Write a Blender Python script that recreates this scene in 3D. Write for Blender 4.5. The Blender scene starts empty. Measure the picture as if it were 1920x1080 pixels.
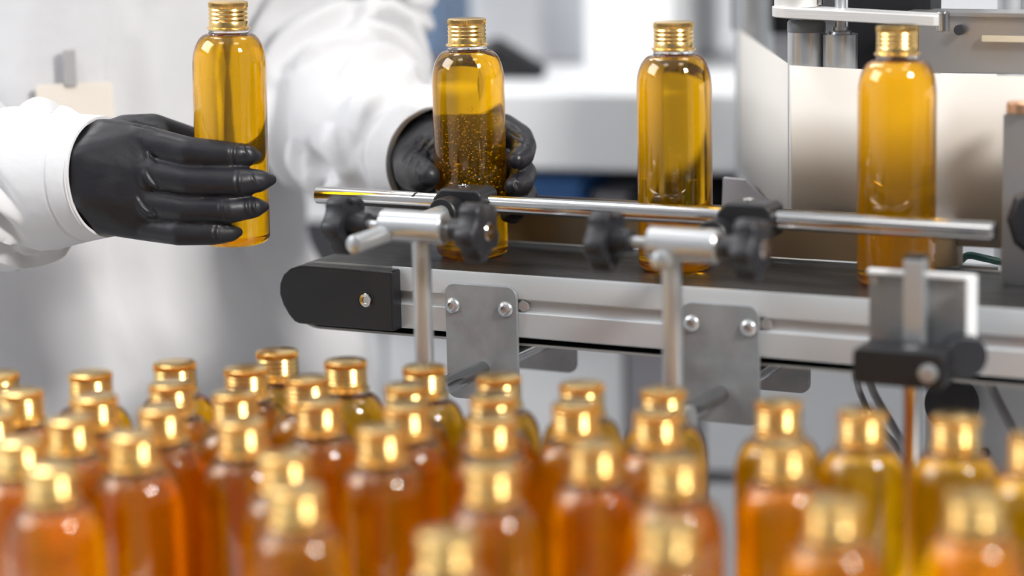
import bpy, bmesh, math, random
from mathutils import Vector, Matrix, noise
PI = math.pi
sc = bpy.context.scene
COL = sc.collection

# ------------------------------------------------------------------ camera
F, PIT, ROLL, YAW = 4533.0, 0.18570, 0.02298, 0.47383
CAM = Vector((0, 0, 1.2413))
cam = bpy.data.cameras.new('camera')
cam.lens = 85; cam.sensor_width = 36
cam.clip_start = 0.05; cam.clip_end = 60
cam.dof.use_dof = True
cam.dof.focus_distance = 1.655
cam.dof.aperture_fstop = 2.15
cam.dof.aperture_blades = 9
camo = bpy.data.objects.new('camera', cam); COL.objects.link(camo)
camo.matrix_world = Matrix.Translation(CAM) @ Matrix.Rotation(PI/2 - PIT, 4, 'X') @ Matrix.Rotation(-ROLL, 4, 'Z')
sc.camera = camo

# ------------------------------------------------------------------ light, world, exposure
vs = sc.view_settings
sc.display_settings.display_device = 'sRGB'
vs.view_transform = 'Standard'; vs.look = 'None'; vs.gamma = 1.0; vs.use_curve_mapping = False
vs.exposure = 0.18
sc.cycles.use_denoising = True
sc.cycles.max_bounces = 32; sc.cycles.transmission_bounces = 32
sc.cycles.transparent_max_bounces = 32; sc.cycles.diffuse_bounces = 5; sc.cycles.glossy_bounces = 8
sc.cycles.sample_clamp_indirect = 8.0
sc.cycles.caustics_reflective = True; sc.cycles.caustics_refractive = True
w = bpy.data.worlds.new('world'); sc.world = w; w.use_nodes = True
bg = w.node_tree.nodes['Background']
bg.inputs[0].default_value = (0.93, 0.95, 1.0, 1); bg.inputs[1].default_value = 0.35

def area(name, loc, target, sx, sy, power, color=(1, 1, 1)):
    L = bpy.data.lights.new(name, 'AREA'); L.shape = 'RECTANGLE'; L.size = sx; L.size_y = sy
    L.energy = power; L.color = color
    o = bpy.data.objects.new(name, L); COL.objects.link(o)
    o.location = loc
    o.rotation_euler = (Vector(target) - Vector(loc)).to_track_quat('-Z', 'Y').to_euler()
    return o
area('key_softbox', (1.12, 0.42, 2.10), (0.0, 1.5, 0.95), 0.34, 0.34, 37, (1.0, 0.97, 0.93))
area('rear_strip_lamp', (-0.9, 2.9, 2.6), (-0.1, 1.6, 1.0), 0.5, 0.9, 18)
area('window_daylight', (-2.35, 1.55, 2.55), (0.0, 1.7, 0.95), 1.7, 1.3, 52, (0.96, 0.98, 1.0))

# ------------------------------------------------------------------ helpers
def ray(px, py):
    du, dv = px - 960, py - 540
    u = du*math.cos(ROLL) - dv*math.sin(ROLL); v = dv*math.cos(ROLL) + du*math.sin(ROLL)
    x, y, z = u/F, 1, -v/F
    return Vector((x, y*math.cos(PIT) + z*math.sin(PIT), z*math.cos(PIT) - y*math.sin(PIT)))
def at(px, py, D): return CAM + ray(px, py)*D
def on_z(px, py, z):
    r = ray(px, py); return CAM + r*((z - CAM.z)/r.z)
ORI = Vector((-0.02717, 1.68031, 0.95))
AX = Vector((math.cos(YAW), -math.sin(YAW), 0)); TW = Vector((-math.sin(YAW), -math.cos(YAW), 0)); UP = Vector((0, 0, 1))
def cw(s, t, h): return ORI + AX*s + TW*t + UP*h
def L3(s, t, h): return Vector((s, -t, h))            # conveyor frame -> local of a root at ORI turned by -YAW
PXM = 1/F

def tag(o, label=None, cat=None, group=None, kind=None):
    if label: o['label'] = label
    if cat: o['category'] = cat
    if group: o['group'] = group
    if kind: o['kind'] = kind
    return o
def empty(name, loc=(0, 0, 0), rz=0.0, label=None, cat=None, group=None):
    o = bpy.data.objects.new(name, None); COL.objects.link(o)
    o.location = loc; o.rotation_euler = (0, 0, rz); o.empty_display_size = 0.05
    return tag(o, label, cat, group)
def link(name, me, m, parent=None):
    o = bpy.data.objects.new(name, me); COL.objects.link(o)
    if m is not None and not me.materials: me.materials.append(m)
    if parent is not None: o.parent = parent
    return o

class MB:
    def __init__(s): s.bm = bmesh.new()
    def box(s, lo, hi, rot=None, piv=None):
        c = [(lo[i] + hi[i])/2 for i in range(3)]; d = [abs(hi[i] - lo[i]) for i in range(3)]
        m = Matrix.Translation(c) @ Matrix.Diagonal((*d, 1))
        if rot is not None:
            p = Vector(piv or c); m = Matrix.Translation(p) @ rot.to_4x4() @ Matrix.Translation(-p) @ m
        bmesh.ops.create_cube(s.bm, size=1, matrix=m); return s
    def cyl(s, a, b, r, r2=None, seg=40, caps=True):
        a, b = Vector(a), Vector(b); d = b - a
        m = Matrix.Translation((a + b)/2) @ d.to_track_quat('Z', 'Y').to_matrix().to_4x4()
        bmesh.ops.create_cone(s.bm, cap_ends=caps, segments=seg, radius1=r, radius2=r if r2 is None else r2, depth=d.length, matrix=m)
        return s
    def lathe(s, prof, seg=64, a=(0, 0, 0), axis=(0, 0, 1), rfun=None, close=False):
        q = Vector(axis).to_track_quat('Z', 'Y').to_matrix(); a = Vector(a); rings = []
        for (r, z) in prof:
            if r < 1e-7: rings.append([s.bm.verts.new(a + q @ Vector((0, 0, z)))])
            else:
                rg = []
                for k in range(seg):
                    th = 2*PI*k/seg; rr = rfun(r, z, k) if rfun else r
                    rg.append(s.bm.verts.new(a + q @ Vector((rr*math.cos(th), rr*math.sin(th), z))))
                rings.append(rg)
        prs = list(zip(rings, rings[1:]))
        if close: prs.append((rings[-1], rings[0]))
        for A, B in prs:
            for k in range(seg):
                k2 = (k + 1) % seg
                if len(A) == 1 and len(B) == 1: continue
                if len(A) == 1: s.bm.faces.new((A[0], B[k2], B[k]))
                elif len(B) == 1: s.bm.faces.new((A[k], A[k2], B[0]))
                else: s.bm.faces.new((A[k], A[k2], B[k2], B[k]))
        return s
    def prism(s, pts, d, org=(0, 0, 0), u=(1, 0, 0), v=(0, 0, 1)):
        """outline pts in the (u,v) plane, pushed along vector d"""
        org, u, v, d = Vector(org), Vector(u), Vector(v), Vector(d)
        A = [s.bm.verts.new(org + u*p[0] + v*p[1]) for p in pts]
        B = [s.bm.verts.new(org + u*p[0] + v*p[1] + d) for p in pts]
        s.bm.faces.new(A); s.bm.faces.new(B[::-1]); n = len(pts)
        for i in range(n): s.bm.faces.new((A[i], B[i], B[(i+1) % n], A[(i+1) % n]))
        return s
    def tube(s, pts, r, seg=12):
        pts = [Vector(p) for p in pts]; prev = None
        for i, p in enumerate(pts):
            t = (pts[min(i+1, len(pts)-1)] - pts[max(i-1, 0)]).normalized()
            q = t.to_track_quat('Z', 'Y').to_matrix()
            rr = r[i] if isinstance(r, (list, tuple)) else r
            rg = [s.bm.verts.new(p + q @ Vector((rr*math.cos(2*PI*k/seg), rr*math.sin(2*PI*k/seg), 0))) for k in range(seg)]
            if prev:
                off = min(range(seg), key=lambda o: (rg[o].co - prev[0].co).length)
                rg = rg[off:] + rg[:off]
                for k in range(seg): s.bm.faces.new((prev[k], prev[(k+1) % seg], rg[(k+1) % seg], rg[k]))
            else: s.bm.faces.new(rg[::-1])
            prev = rg
        s.bm.faces.new(prev); return s
    def hull(s, balls, sub=3):
        b = bmesh.new()
        for c, r in balls:
            bmesh.ops.create_icosphere(b, subdivisions=sub, radius=r, matrix=Matrix.Translation(c))
        res = bmesh.ops.convex_hull(b, input=b.verts)
        kill = [v for v in b.verts if not v.link_faces]
        bmesh.ops.delete(b, geom=kill, context='VERTS')
        dead = list({e for e in res['geom_interior'] + res['geom_unused'] if isinstance(e, bmesh.types.BMVert) and e.is_valid})
        if dead: bmesh.ops.delete(b, geom=dead, context='VERTS')
        me = bpy.data.meshes.new('t'); b.to_mesh(me); b.free(); s.bm.from_mesh(me); bpy.data.meshes.remove(me); return s
    def chain(s, balls, sub=3):
        for A, B in zip(balls, balls[1:]): s.hull([A, B], sub)
        return s
    def build(s, name, m, parent=None, smooth=35, bevel=0.0, bseg=2, fix=True):
        if fix: bmesh.ops.recalc_face_normals(s.bm, faces=s.bm.faces)
        me = bpy.data.meshes.new(name); s.bm.to_mesh(me); s.bm.free()
        if smooth:
            me.shade_smooth(); me.set_sharp_from_angle(angle=math.radians(smooth))
        o = link(name, me, m, parent)
        if bevel:
            b = o.modifiers.new('bevel', 'BEVEL'); b.width = bevel; b.segments = bseg; b.limit_method = 'ANGLE'; b.angle_limit = math.radians(40)
            b.harden_normals = True
        return o
def rrect(x0, y0, x1, y1, r, n=6, corners=(1, 1, 1, 1)):
    pts = []
    for i, (cx, cy, a0) in enumerate(((x1-r, y1-r, 0), (x0+r, y1-r, 90), (x0+r, y0+r, 180), (x1-r, y0+r, 270))):
        if corners[i]:
            for k in range(n+1):
                a = math.radians(a0 + 90*k/n); pts.append((cx + r*math.cos(a), cy + r*math.sin(a)))
        else: pts.append(((x1, x0, x0, x1)[i], (y1, y1, y0, y0)[i]))
    return pts
def remeshed(name, mb, m, parent, voxel, smooth_it=4, fac=0.5):
    me = bpy.data.meshes.new(name); bmesh.ops.recalc_face_normals(mb.bm, faces=mb.bm.faces); mb.bm.to_mesh(me); mb.bm.free()
    o = bpy.data.objects.new(name, me); COL.objects.link(o)
    r = o.modifiers.new('r', 'REMESH'); r.mode = 'VOXEL'; r.voxel_size = voxel; r.use_smooth_shade = True
    s = o.modifiers.new('s', 'SMOOTH'); s.factor = fac; s.iterations = smooth_it
    dg = bpy.context.evaluated_depsgraph_get(); dg.update()
    me2 = bpy.data.meshes.new_from_object(o.evaluated_get(dg)); me2.name = name
    bpy.data.objects.remove(o); me2.shade_smooth(); me2.materials.clear()
    return link(name, me2, m, parent)

# ------------------------------------------------------------------ materials
def mat(name, col, rough=0.5, metal=0.0, trans=0.0, ior=1.45, bump=None, rvar=None, aniso=0.0, spec=0.5, cvar=None, coat=0.0, sheen=0.0):
    m = bpy.data.materials.new(name); m.use_nodes = True
    nt = m.node_tree; b = nt.nodes['Principled BSDF']
    b.inputs['Base Color'].default_value = (*col, 1); b.inputs['Roughness'].default_value = rough
    b.inputs['Metallic'].default_value = metal; b.inputs['Transmission Weight'].default_value = trans
    b.inputs['IOR'].default_value = ior; b.inputs['Specular IOR Level'].default_value = spec
    b.inputs['Coat Weight'].default_value = coat; b.inputs['Sheen Weight'].default_value = sheen
    if aniso: b.inputs['Anisotropic'].default_value = aniso
    def coords(scale):
        tc = nt.nodes.new('ShaderNodeTexCoord'); mp = nt.nodes.new('ShaderNodeMapping')
        mp.inputs['Scale'].default_value = scale if isinstance(scale, tuple) else (scale,)*3
        nt.links.new(tc.outputs['Object'], mp.inputs['Vector'])
        return mp
    def nz(scale, detail=3.0):
        n = nt.nodes.new('ShaderNodeTexNoise'); n.inputs['Scale'].default_value = 1.0; n.inputs['Detail'].default_value = detail
        nt.links.new(coords(scale).outputs['Vector'], n.inputs['Vector']); return n
    if bump:
        sc_, st = bump[0], bump[1]; n = nz(sc_); bp = nt.nodes.new('ShaderNodeBump'); bp.inputs['Strength'].default_value = st
        bp.inputs['Distance'].default_value = bump[2] if len(bump) > 2 else 0.001
        nt.links.new(n.outputs['Fac'], bp.inputs['Height']); nt.links.new(bp.outputs['Normal'], b.inputs['Normal'])
    if rvar:
        n = nz(rvar[0]); mr = nt.nodes.new('ShaderNodeMapRange'); mr.inputs['To Min'].default_value = rvar[1]; mr.inputs['To Max'].default_value = rvar[2]
        mr.inputs['From Min'].default_value = 0.3; mr.inputs['From Max'].default_value = 0.7
        nt.links.new(n.outputs['Fac'], mr.inputs['Value']); nt.links.new(mr.outputs['Result'], b.inputs['Roughness'])
    if cvar:
        n = nz(cvar[0]); cr = nt.nodes.new('ShaderNodeValToRGB')
        cr.color_ramp.elements[0].position = 0.35; cr.color_ramp.elements[1].position = 0.65
        cr.color_ramp.elements[0].color = (*col, 1); cr.color_ramp.elements[1].color = (*cvar[1], 1)
        nt.links.new(n.outputs['Fac'], cr.inputs['Fac']); nt.links.new(cr.outputs['Color'], b.inputs['Base Color'])
    return m
M = {}
M['plastic'] = mat('clear_plastic', (1, 1, 1), 0.0, 0, 1.0, 1.46)
M['liquid'] = mat('amber_liquid', (0.955, 0.505, 0.003), 0.0, 0, 0.93, 1.36)
M['bubble'] = mat('air_bubble', (1, 1, 1), 0.15, 1.0)
M['gold'] = mat('gold_aluminium', (0.92, 0.63, 0.24), 0.22, 1.0)
M['steel'] = mat('polished_steel', (0.54, 0.535, 0.53), 0.12, 1.0)
M['satin'] = mat('satin_steel', (0.50, 0.515, 0.53), 0.28, 0.7)
M['alu'] = mat('anodised_aluminium', (0.57, 0.59, 0.61), 0.40, 0.40, rvar=((3, 300, 300), 0.32, 0.4))
M['plate'] = mat('zinc_plate', (0.27, 0.285, 0.30), 0.42, 0.5, rvar=(70, 0.34, 0.5), cvar=((45, 45, 45), (0.34, 0.355, 0.37)), bump=(900, 0.12, 0.0005))
M['brushed'] = mat('brushed_steel', (0.48, 0.47, 0.47), 0.34, 0.85, bump=((4, 500, 900), 0.05, 0.0003))
M['black'] = mat('black_plastic', (0.012, 0.012, 0.014), 0.38, bump=(1500, 0.25, 0.0005))
M['knob'] = mat('knob_plastic', (0.016, 0.016, 0.02), 0.42, bump=(1200, 0.1, 0.0004))
M['belt'] = mat('conveyor_belt', (0.022, 0.021, 0.021), 0.34, bump=((60, 600, 600), 0.2, 0.0005), rvar=((20, 200, 200), 0.28, 0.42))
M['beltedge'] = mat('belt_edge', (0.42, 0.41, 0.39), 0.8)
M['glove'] = mat('black_nitrile', (0.014, 0.014, 0.018), 0.42, spec=0.5, bump=((55, 55, 90), 0.14, 0.004), rvar=(60, 0.34, 0.5))
M['coat'] = mat('white_cotton', (0.69, 0.69, 0.705), 0.85, bump=(45, 0.22, 0.006), sheen=0.15, spec=0.25)
M['white'] = mat('white_enamel', (0.78, 0.79, 0.80), 0.4)
M['offwhite'] = mat('light_grey_enamel', (0.56, 0.57, 0.59), 0.45)
M['grey'] = mat('grey_enamel', (0.32, 0.31, 0.33), 0.5)
M['midgrey'] = mat('mid_grey_enamel', (0.17, 0.17, 0.18), 0.5)
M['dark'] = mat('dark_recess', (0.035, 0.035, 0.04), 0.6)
M['blue'] = mat('blue_plastic', (0.05, 0.16, 0.42), 0.45)
M['slate'] = mat('slate_blue_plastic', (0.10, 0.15, 0.24), 0.5)
M['web'] = mat('label_backing_paper', (0.62, 0.58, 0.53), 0.40, spec=0.6, bump=(500, 0.06, 0.0004))
M['rubber'] = mat('grey_rubber', (0.20, 0.215, 0.235), 0.35)
M['acryl'] = mat('rough_cut_aluminium', (0.78, 0.77, 0.76), 0.4, 0.5, bump=((20, 900, 900), 0.2, 0.0006))
M['wrap'] = mat('brown_wrap_belt', (0.20, 0.14, 0.08), 0.34, spec=0.6, bump=((1100, 1100, 1100), 0.25, 0.0004))
M['tan'] = mat('beige_card', (0.62, 0.52, 0.38), 0.6)
M['cardlight'] = mat('pale_beige_card', (0.86, 0.79, 0.70), 0.8)  # amber glow on the coat put into a colour
M['clip'] = mat('grey_clip', (0.42, 0.41, 0.41), 0.6)  # grey pocket shade put into a colour
M['copper'] = mat('copper_nut', (0.72, 0.42, 0.25), 0.35, 1.0)
M['cable'] = mat('grey_cable', (0.27, 0.27, 0.29), 0.45)
M['green'] = mat('dark_green_cable', (0.01, 0.05, 0.04), 0.4)
M['mark'] = mat('marker_ink', (0.012, 0.010, 0.018), 0.3)
M['floor'] = mat('floor_vinyl', (0.42, 0.42, 0.43), 0.4, cvar=((6, 6, 6), (0.48, 0.48, 0.49)))
M['wall'] = mat('wall_paint', (0.76, 0.77, 0.79), 0.8, bump=(200, 0.05, 0.001))
M['table'] = mat('table_laminate', (0.80, 0.80, 0.79), 0.35)
M['skin'] = mat('skin', (0.62, 0.40, 0.30), 0.5)
M['trouser'] = mat('grey_trouser_cloth', (0.12, 0.13, 0.16), 0.85)
M['hair'] = mat('brown_hair', (0.05, 0.03, 0.02), 0.5)
M['lampglass'] = bpy.data.materials.new('lamp_diffuser'); M['lampglass'].use_nodes = True
_b = M['lampglass'].node_tree.nodes['Principled BSDF']
_b.inputs['Emission Color'].default_value = (1, 0.98, 0.95, 1); _b.inputs['Emission Strength'].default_value = 8.5
M['lampfront'] = M['lampglass'].copy(); M['lampfront'].node_tree.nodes['Principled BSDF'].inputs['Emission Strength'].default_value = 4.5

# ------------------------------------------------------------------ the room
TZ = 0.755                                            # table top under the foreground bottles
def struct(name, mb, m, **k): return tag(mb.build(name, m, None, **k), kind='structure')
struct('floor', MB().box((-2.6, -2.5, -0.1), (3.2, 4.2, 0)), M['floor'])
struct('wall_back', MB().box((-2.6, 4.2, 0), (3.2, 4.35, 3.3)), M['wall'])
struct('wall_front', MB().box((-2.6, -2.65, 0), (3.2, -2.5, 3.3)), M['grey'])
struct('ceiling', MB().box((-2.6, -2.5, 3.3), (3.2, 4.2, 3.4)), M['wall'])
WY0, WY1, WZ0, WZ1 = 0.7, 2.6, 1.75, 3.05             # window opening in the left wall
struct('wall_left', MB().box((-2.75, -2.5, 0), (-2.6, 4.2, WZ0)).box((-2.75, -2.5, WZ1), (-2.6, 4.2, 3.3))
       .box((-2.75, -2.5, WZ0), (-2.6, WY0, WZ1)).box((-2.75, WY1, WZ0), (-2.6, 4.2, WZ1)), M['wall'])
wf = MB()
for k in range(5):
    y = WY0 + (WY1 - WY0)*k/4; wf.box((-2.70, y-0.02, WZ0), (-2.64, y+0.02, WZ1))
for k in range(4):
    z = WZ0 + (WZ1 - WZ0)*k/3; wf.box((-2.70, WY0, z-0.02), (-2.64, WY1, z+0.02))
struct('window_1', wf, M['midgrey'])
struct('baseboard_back', MB().box((-2.6, 4.185, 0), (3.2, 4.2, 0.1)), M['offwhite'])
for i, (x, y) in enumerate(((-0.9, 0.6), (0.9, 0.6), (-0.9, 2.4), (0.9, 2.4))):  # unseen glowing panels added as fill, front pair dimmer
    t = empty('ceiling_light', (x, y, 3.3), 0, 'square ceiling light panel above the %s %s side' % (('left', 'right')[i % 2], ('front', 'back')[i//2]), 'ceiling light', 'ceiling light panels')
    MB().box((-0.32, -0.32, -0.03), (0.32, 0.32, 0)).build('housing', M['white'], t, bevel=0.004)
    MB().box((-0.29, -0.29, -0.036), (0.29, 0.29, -0.0285)).build('diffuser', M['lampglass'] if i > 1 else M['lampfront'], t)

# work table the bottles stand on
tb = empty('work_table', (0, 1.1, 0), 0, 'white work table carrying the crowd of gold-capped bottles', 'table')
MB().box((-0.62, -0.17, TZ-0.03), (0.72, 0.43, TZ)).build('tabletop', M['table'], tb, bevel=0.003)
MB().box((-0.55, -0.13, TZ-0.10), (0.65, 0.37, TZ-0.03)).build('apron', M['offwhite'], tb)
for sx in (-0.55, 0.60):
    for sy in (-0.13, 0.32): MB().box((sx, sy, 0), (sx+0.05, sy+0.05, TZ-0.10)).build('leg', M['satin'], tb, bevel=0.003)

# ------------------------------------------------------------------ bottles
HB, RB = 0.1659, 0.0252
def bottle_profile(off=0.0):
    """outer profile (r,z) shrunk by off"""
    p = [(0, 0.0022 + off), (0.012, 0.0016 + off), (0.0185, 0.0 + off), (0.0205, 0.0 + off)]
    for k in range(1, 7):
        a = -PI/2 + PI/2*k/6; p.append((0.0205 + (RB-0.0205-off)*math.cos(a), 0.0052 + off + 0.0052*math.sin(a)))
    p.append((RB-off, 0.06)); p.append((RB-off, 0.1215))
    for k in range(1, 11):
        a = PI/2*k/10; p.append((0.0138 - off + (RB-0.0138)*math.cos(a)**0.9 if k < 10 else 0.0138 - off, 0.1215 + (0.0225-off*0.6)*math.sin(a)))
    return p
sh = MB()
outer = bottle_profile() + [(0.0134, 0.1470), (0.0134, 0.1487), (0.0118, 0.1490), (0.0118, 0.1640), (0.0, 0.1640)]
inner = [(r, z) for r, z in bottle_profile(0.0014) if z < 0.1434] + [(0.0108, 0.1442), (0.0, 0.1444)]
sh.lathe(outer, 72); sh.lathe(inner, 72)
bmesh.ops.recalc_face_normals(sh.bm, faces=sh.bm.faces)
for f in sh.bm.faces:            # the cavity's skin looks into the cavity
    n_in = f.normal.copy(); c_ = f.calc_center_median()
    inside = any(abs(v.co.xy.length - r_) < 1e-6 and abs(v.co.z - z_) < 1e-6 for v in f.verts[:1] for r_, z_ in inner)
    rad = Vector((c_.x, c_.y, 0)); out_ = n_in.dot(rad.normalized() + Vector((0, 0, 0.6 if c_.z > 0.07 else -0.6))) > 0
    if inside == out_: f.normal_flip()
me_shell = sh.build('bottle_shell', M['plastic'], smooth=50, fix=False).data
LV = 0.1432
lp = [(r, z) for r, z in bottle_profile(0.0007) if z < LV - 0.0006]
r_top = lp[-1][0]*0.97
lq = MB().lathe(lp + [(r_top, LV-0.0003), (r_top-0.0008, LV), (0.0116, LV-0.0012), (0.0, LV-0.0012)], 72)
me_liq = lq.build('liquid', M['liquid'], smooth=50).data
cp = [(0, HB), (0.0124, HB), (0.0131, HB-0.0004), (0.01345, HB-0.0010), (0.01345, HB-0.0038), (0.0129, HB-0.0043)]
z = HB - 0.0043
for k in range(3):
    for j in range(1, 9):
        a = 2*PI*j/8; cp.append((0.01285 + 0.00045*(1-math.cos(a))/2*1.3, z - 0.0028*j/8))
    z -= 0.0028
cp += [(0.0133, z-0.0006), (0.0133, 0.1490), (0.0138, 0.1487), (0.0146, 0.1484), (0.0148, 0.1478), (0.0146, 0.1472), (0.0138, 0.1470), (0.0135, 0.1472)]
def knurl(r, zz, k):
    if HB-0.0037 < zz < HB-0.0009 and r > 0.0132: return r - (0.0006 if k % 2 else 0.0)
    if HB-0.00395 < zz <= HB-0.0036 and r > 0.0132: return r - (0.0006 if k % 2 else 0.0)
    return r
me_cap = MB().lathe(cp, 144, rfun=knurl).build('cap', M['gold'], smooth=40).data
for o in list(COL.objects):
    if o.type == 'MESH' and o.data in (me_shell, me_liq, me_cap): bpy.data.objects.remove(o)
def make_bottle(loc, label, group=None, rot=None, spin=0.0):
    b = empty('bottle', loc, spin, label, 'bottle', group)
    if rot is not None:
        b.rotation_mode = 'QUATERNION'; b.rotation_quaternion = rot
    for nm, me in (('bottle_shell', me_shell), ('liquid', me_liq), ('cap', me_cap)):
        o = bpy.data.objects.new(nm, me); COL.objects.link(o); o.parent = b
    return b
def bubbles(parent, n, seed, zlo, zhi, rmax=0.00042):
    rnd = random.Random(seed); mb = MB()
    for _ in range(n):
        a = rnd.uniform(0, 2*PI); r = 0.0222*math.sqrt(rnd.random()); zz = rnd.uniform(zlo, zhi)
        bmesh.ops.create_icosphere(mb.bm, subdivisions=1, radius=rnd.uniform(0.00014, rmax), matrix=Matrix.Translation((r*math.cos(a), r*math.sin(a), zz)))
    o = mb.build('air_bubbles', M['bubble'], parent, smooth=180, fix=False); o['kind'] = 'stuff'
BELT_G = 'bottles standing on the conveyor belt'
b = make_bottle(cw(0, 0, 0.0004), 'amber bottle on the belt gripped from behind by a gloved hand', BELT_G)
bubbles(b, 1300, 3, 0.006, 0.105, 0.00045)
b = make_bottle(cw(0.15545, 0, 0.0004), 'amber bottle standing free on the belt between hand and labelling machine', BELT_G, spin=1.1)
bubbles(b, 220, 5, 0.006, 0.13, 0.00035)
b = make_bottle(cw(0.31001, 0, 0.0004), 'amber bottle on the belt in front of the beige label web', BELT_G, spin=2.3)
HBASE = at(438, 453, 1.672); HDIR = Vector((0.024, -0.03, 1)).normalized()
b = make_bottle(HBASE, 'amber bottle held up in the air by a black gloved hand', None, rot=Vector((0, 0, 1)).rotation_difference(HDIR))
bubbles(b, 260, 8, 0.01, 0.135, 0.00035)

CAPS = [  # cap-top centre of every bottle on the table as seen in the photograph, with its label
 (-5, 700, 'rearmost bottle cut by the left picture edge, half its gold cap showing'),
 (38, 733, 'second bottle from the back beside the left picture edge, cap fully in view'),
 (-18, 777, 'bottle almost wholly beyond the left picture edge, only a sliver of cap showing'),
 (169, 699, 'rearmost bottle below the cuff of the arm that holds a bottle aloft'),
 (181, 743, "second bottle in the file below that raised arm's cuff, close behind the first"),
 (128, 786, "third bottle in the file below the raised arm's cuff, set slightly left"),
 (38, 824, 'bottle left of the lone orange-bodied one, near the left picture edge'),
 (251, 814, 'bottle with a broad orange body fully open to view in the left crowd'),
 (97, 875, 'nearest bottle in the lower left corner with bright cap glint'),
 (329, 680, 'rear bottle of three in file below the little finger of the raised hand'),
 (321, 720, "middle bottle of the three in file below the raised hand's fingers"),
 (305, 765, "front bottle of the three in file below the raised hand's fingers"),
 (462, 690, 'bottle just left of the farthest one, its cap slightly lower, below the end cover'),
 (519, 658, 'farthest bottle of all, its cap standing highest below the rounded black end cover'),
 (434, 737, 'bottle squeezed close in front of the one just left of the farthest bottle'),
 (453, 790, 'second bottle in front of the one just left of the farthest bottle'),
 (582, 705, 'bottle directly right of and slightly before the farthest bottle'),
 (640, 680, 'rear bottle below the silver socket screw of the black end cover'),
 (597, 752, 'bottle right in front of the one directly right of the farthest bottle'),
 (534, 852, 'second nearest bottle left of centre, half hidden behind the nearest one'),
 (555, 915, 'nearest bottle left of centre with a long bright glint on its cap'),
 (793, 690, 'rearmost bottle whose cap hides the foot of the first steel post'),
 (765, 724, 'second bottle in the file below the first steel post'),
 (761, 756, 'third bottle in the file below the first steel post, crowded against the second'),
 (714, 803, 'front bottle of the file below the first steel post, set well left with wide body'),
 (935, 705, 'rearmost bottle below the first grey mounting plate'),
 (924, 743, 'second bottle in the file below the first grey mounting plate'),
 (921, 784, 'third bottle in the file below the first grey mounting plate'),
 (921, 873, 'front bottle of the file below the first mounting plate, long glint on its cap'),
 (838, 1001, 'nearest bottle at bottom centre, its cap just rising into view'),
 (1092, 720, 'rearmost bottle below the gap between the two mounting plates'),
 (1079, 758, 'second bottle below the gap between the two mounting plates'),
 (1115, 833, 'front bottle below the gap between the plates, wide orange body in view'),
 (1243, 731, 'rearmost bottle whose cap hides the foot of the second steel post'),
 (1232, 773, 'second bottle in the file below the second steel post'),
 (1265, 860, 'third bottle in the file below the second steel post'),
 (1254, 978, 'nearest bottle of the file below the second steel post, at the bottom edge'),
 (1465, 754, 'rear bottle right of the white gap below the second mounting plate'),
 (1470, 831, 'bottle directly in front of the rear one right of the white gap'),
 (1612, 770, "bottle standing just left of the bracket's thin steel support post"),
 (1563, 937, "nearest bottle right of the white gap, low before the bracket's support post"),
 (1792, 780, "bottle standing just right of the bracket's thin steel support post"),
 (1827, 925, 'nearest bottle in the lower right corner with bright cap glint'),
 (1941, 815, 'bottle cut by the right picture edge with only half its cap showing'),
]
pos = [on_z(x, y, TZ + HB) for x, y, _ in CAPS]
pts2 = [Vector((p.x, p.y)) for p in pos]
home = [p.copy() for p in pts2]
for it in range(300):
    for i in range(len(pts2)):
        for j in range(i):
            d = pts2[i] - pts2[j]; l = d.length
            if l < 0.0512:
                n_ = d/l if l > 1e-6 else Vector((1, 0)); push = (0.0512 - l)/2
                pts2[i] += n_*push; pts2[j] -= n_*push
TABLE_G = 'gold-capped bottles crowded on the work table'
rnd = random.Random(4)
for (x, y, lab), p in zip(CAPS, pts2):
    make_bottle((p.x, p.y, TZ + 0.0003), lab, TABLE_G, spin=rnd.uniform(0, 6.28))
print('BOTTLE SHIFT max mm', max((a-b_).length for a, b_ in zip(pts2, home))*1000, [(c[0], c[1], round((a-b_).length*1000)) for c, a, b_ in zip(CAPS, pts2, home) if (a-b_).length > 0.008])

# ------------------------------------------------------------------ conveyor
FT = 0.0624
def conv_root(name, label, cat): return empty(name, ORI, -YAW, label, cat)
cv = conv_root('conveyor', 'belt conveyor with black belt, aluminium side rails and rounded black end cover', 'conveyor')
S0, S1 = -0.092, 0.85; HM, HR = -0.0243, 0.0243
def stadium(r, n=24):
    p = []
    for k in range(n+1):
        a = PI/2 + PI*k/n; p.append((S0 + r*math.cos(a), HM + r*math.sin(a)))
    for k in range(n+1):
        a = -PI/2 + PI*k/n; p.append((S1 + r*math.cos(a), HM + r*math.sin(a)))
    return p
def loop_band(po, pi_, t0, t1):
    mb = MB(); bm = mb.bm; n = len(po)
    V = [[bm.verts.new(L3(p[0], t, p[1])) for p in P] for P, t in ((po, t0), (po, t1), (pi_, t1), (pi_, t0))]
    for A, B in zip(V, V[1:] + V[:1]):
        for i in range(n): bm.faces.new((A[i], A[(i+1) % n], B[(i+1) % n], B[i]))
    return mb
loop_band(stadium(HR), stadium(HR-0.002), -0.0585, 0.0585).build('belt', M['belt'], cv, smooth=30)
loop_band(stadium(HR-0.0002), stadium(HR-0.0018), 0.0585, 0.0592).build('belt_edge', M['beltedge'], cv, smooth=30)
MB().cyl(L3(S0, -0.057, HM), L3(S0, 0.057, HM), 0.0218, seg=48).build('end_roller', M['satin'], cv)
MB().box(L3(-0.06, 0.038, -0.042), L3(0.84, -0.038, -0.0035)).build('bed_frame', M['midgrey'], cv)
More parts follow.
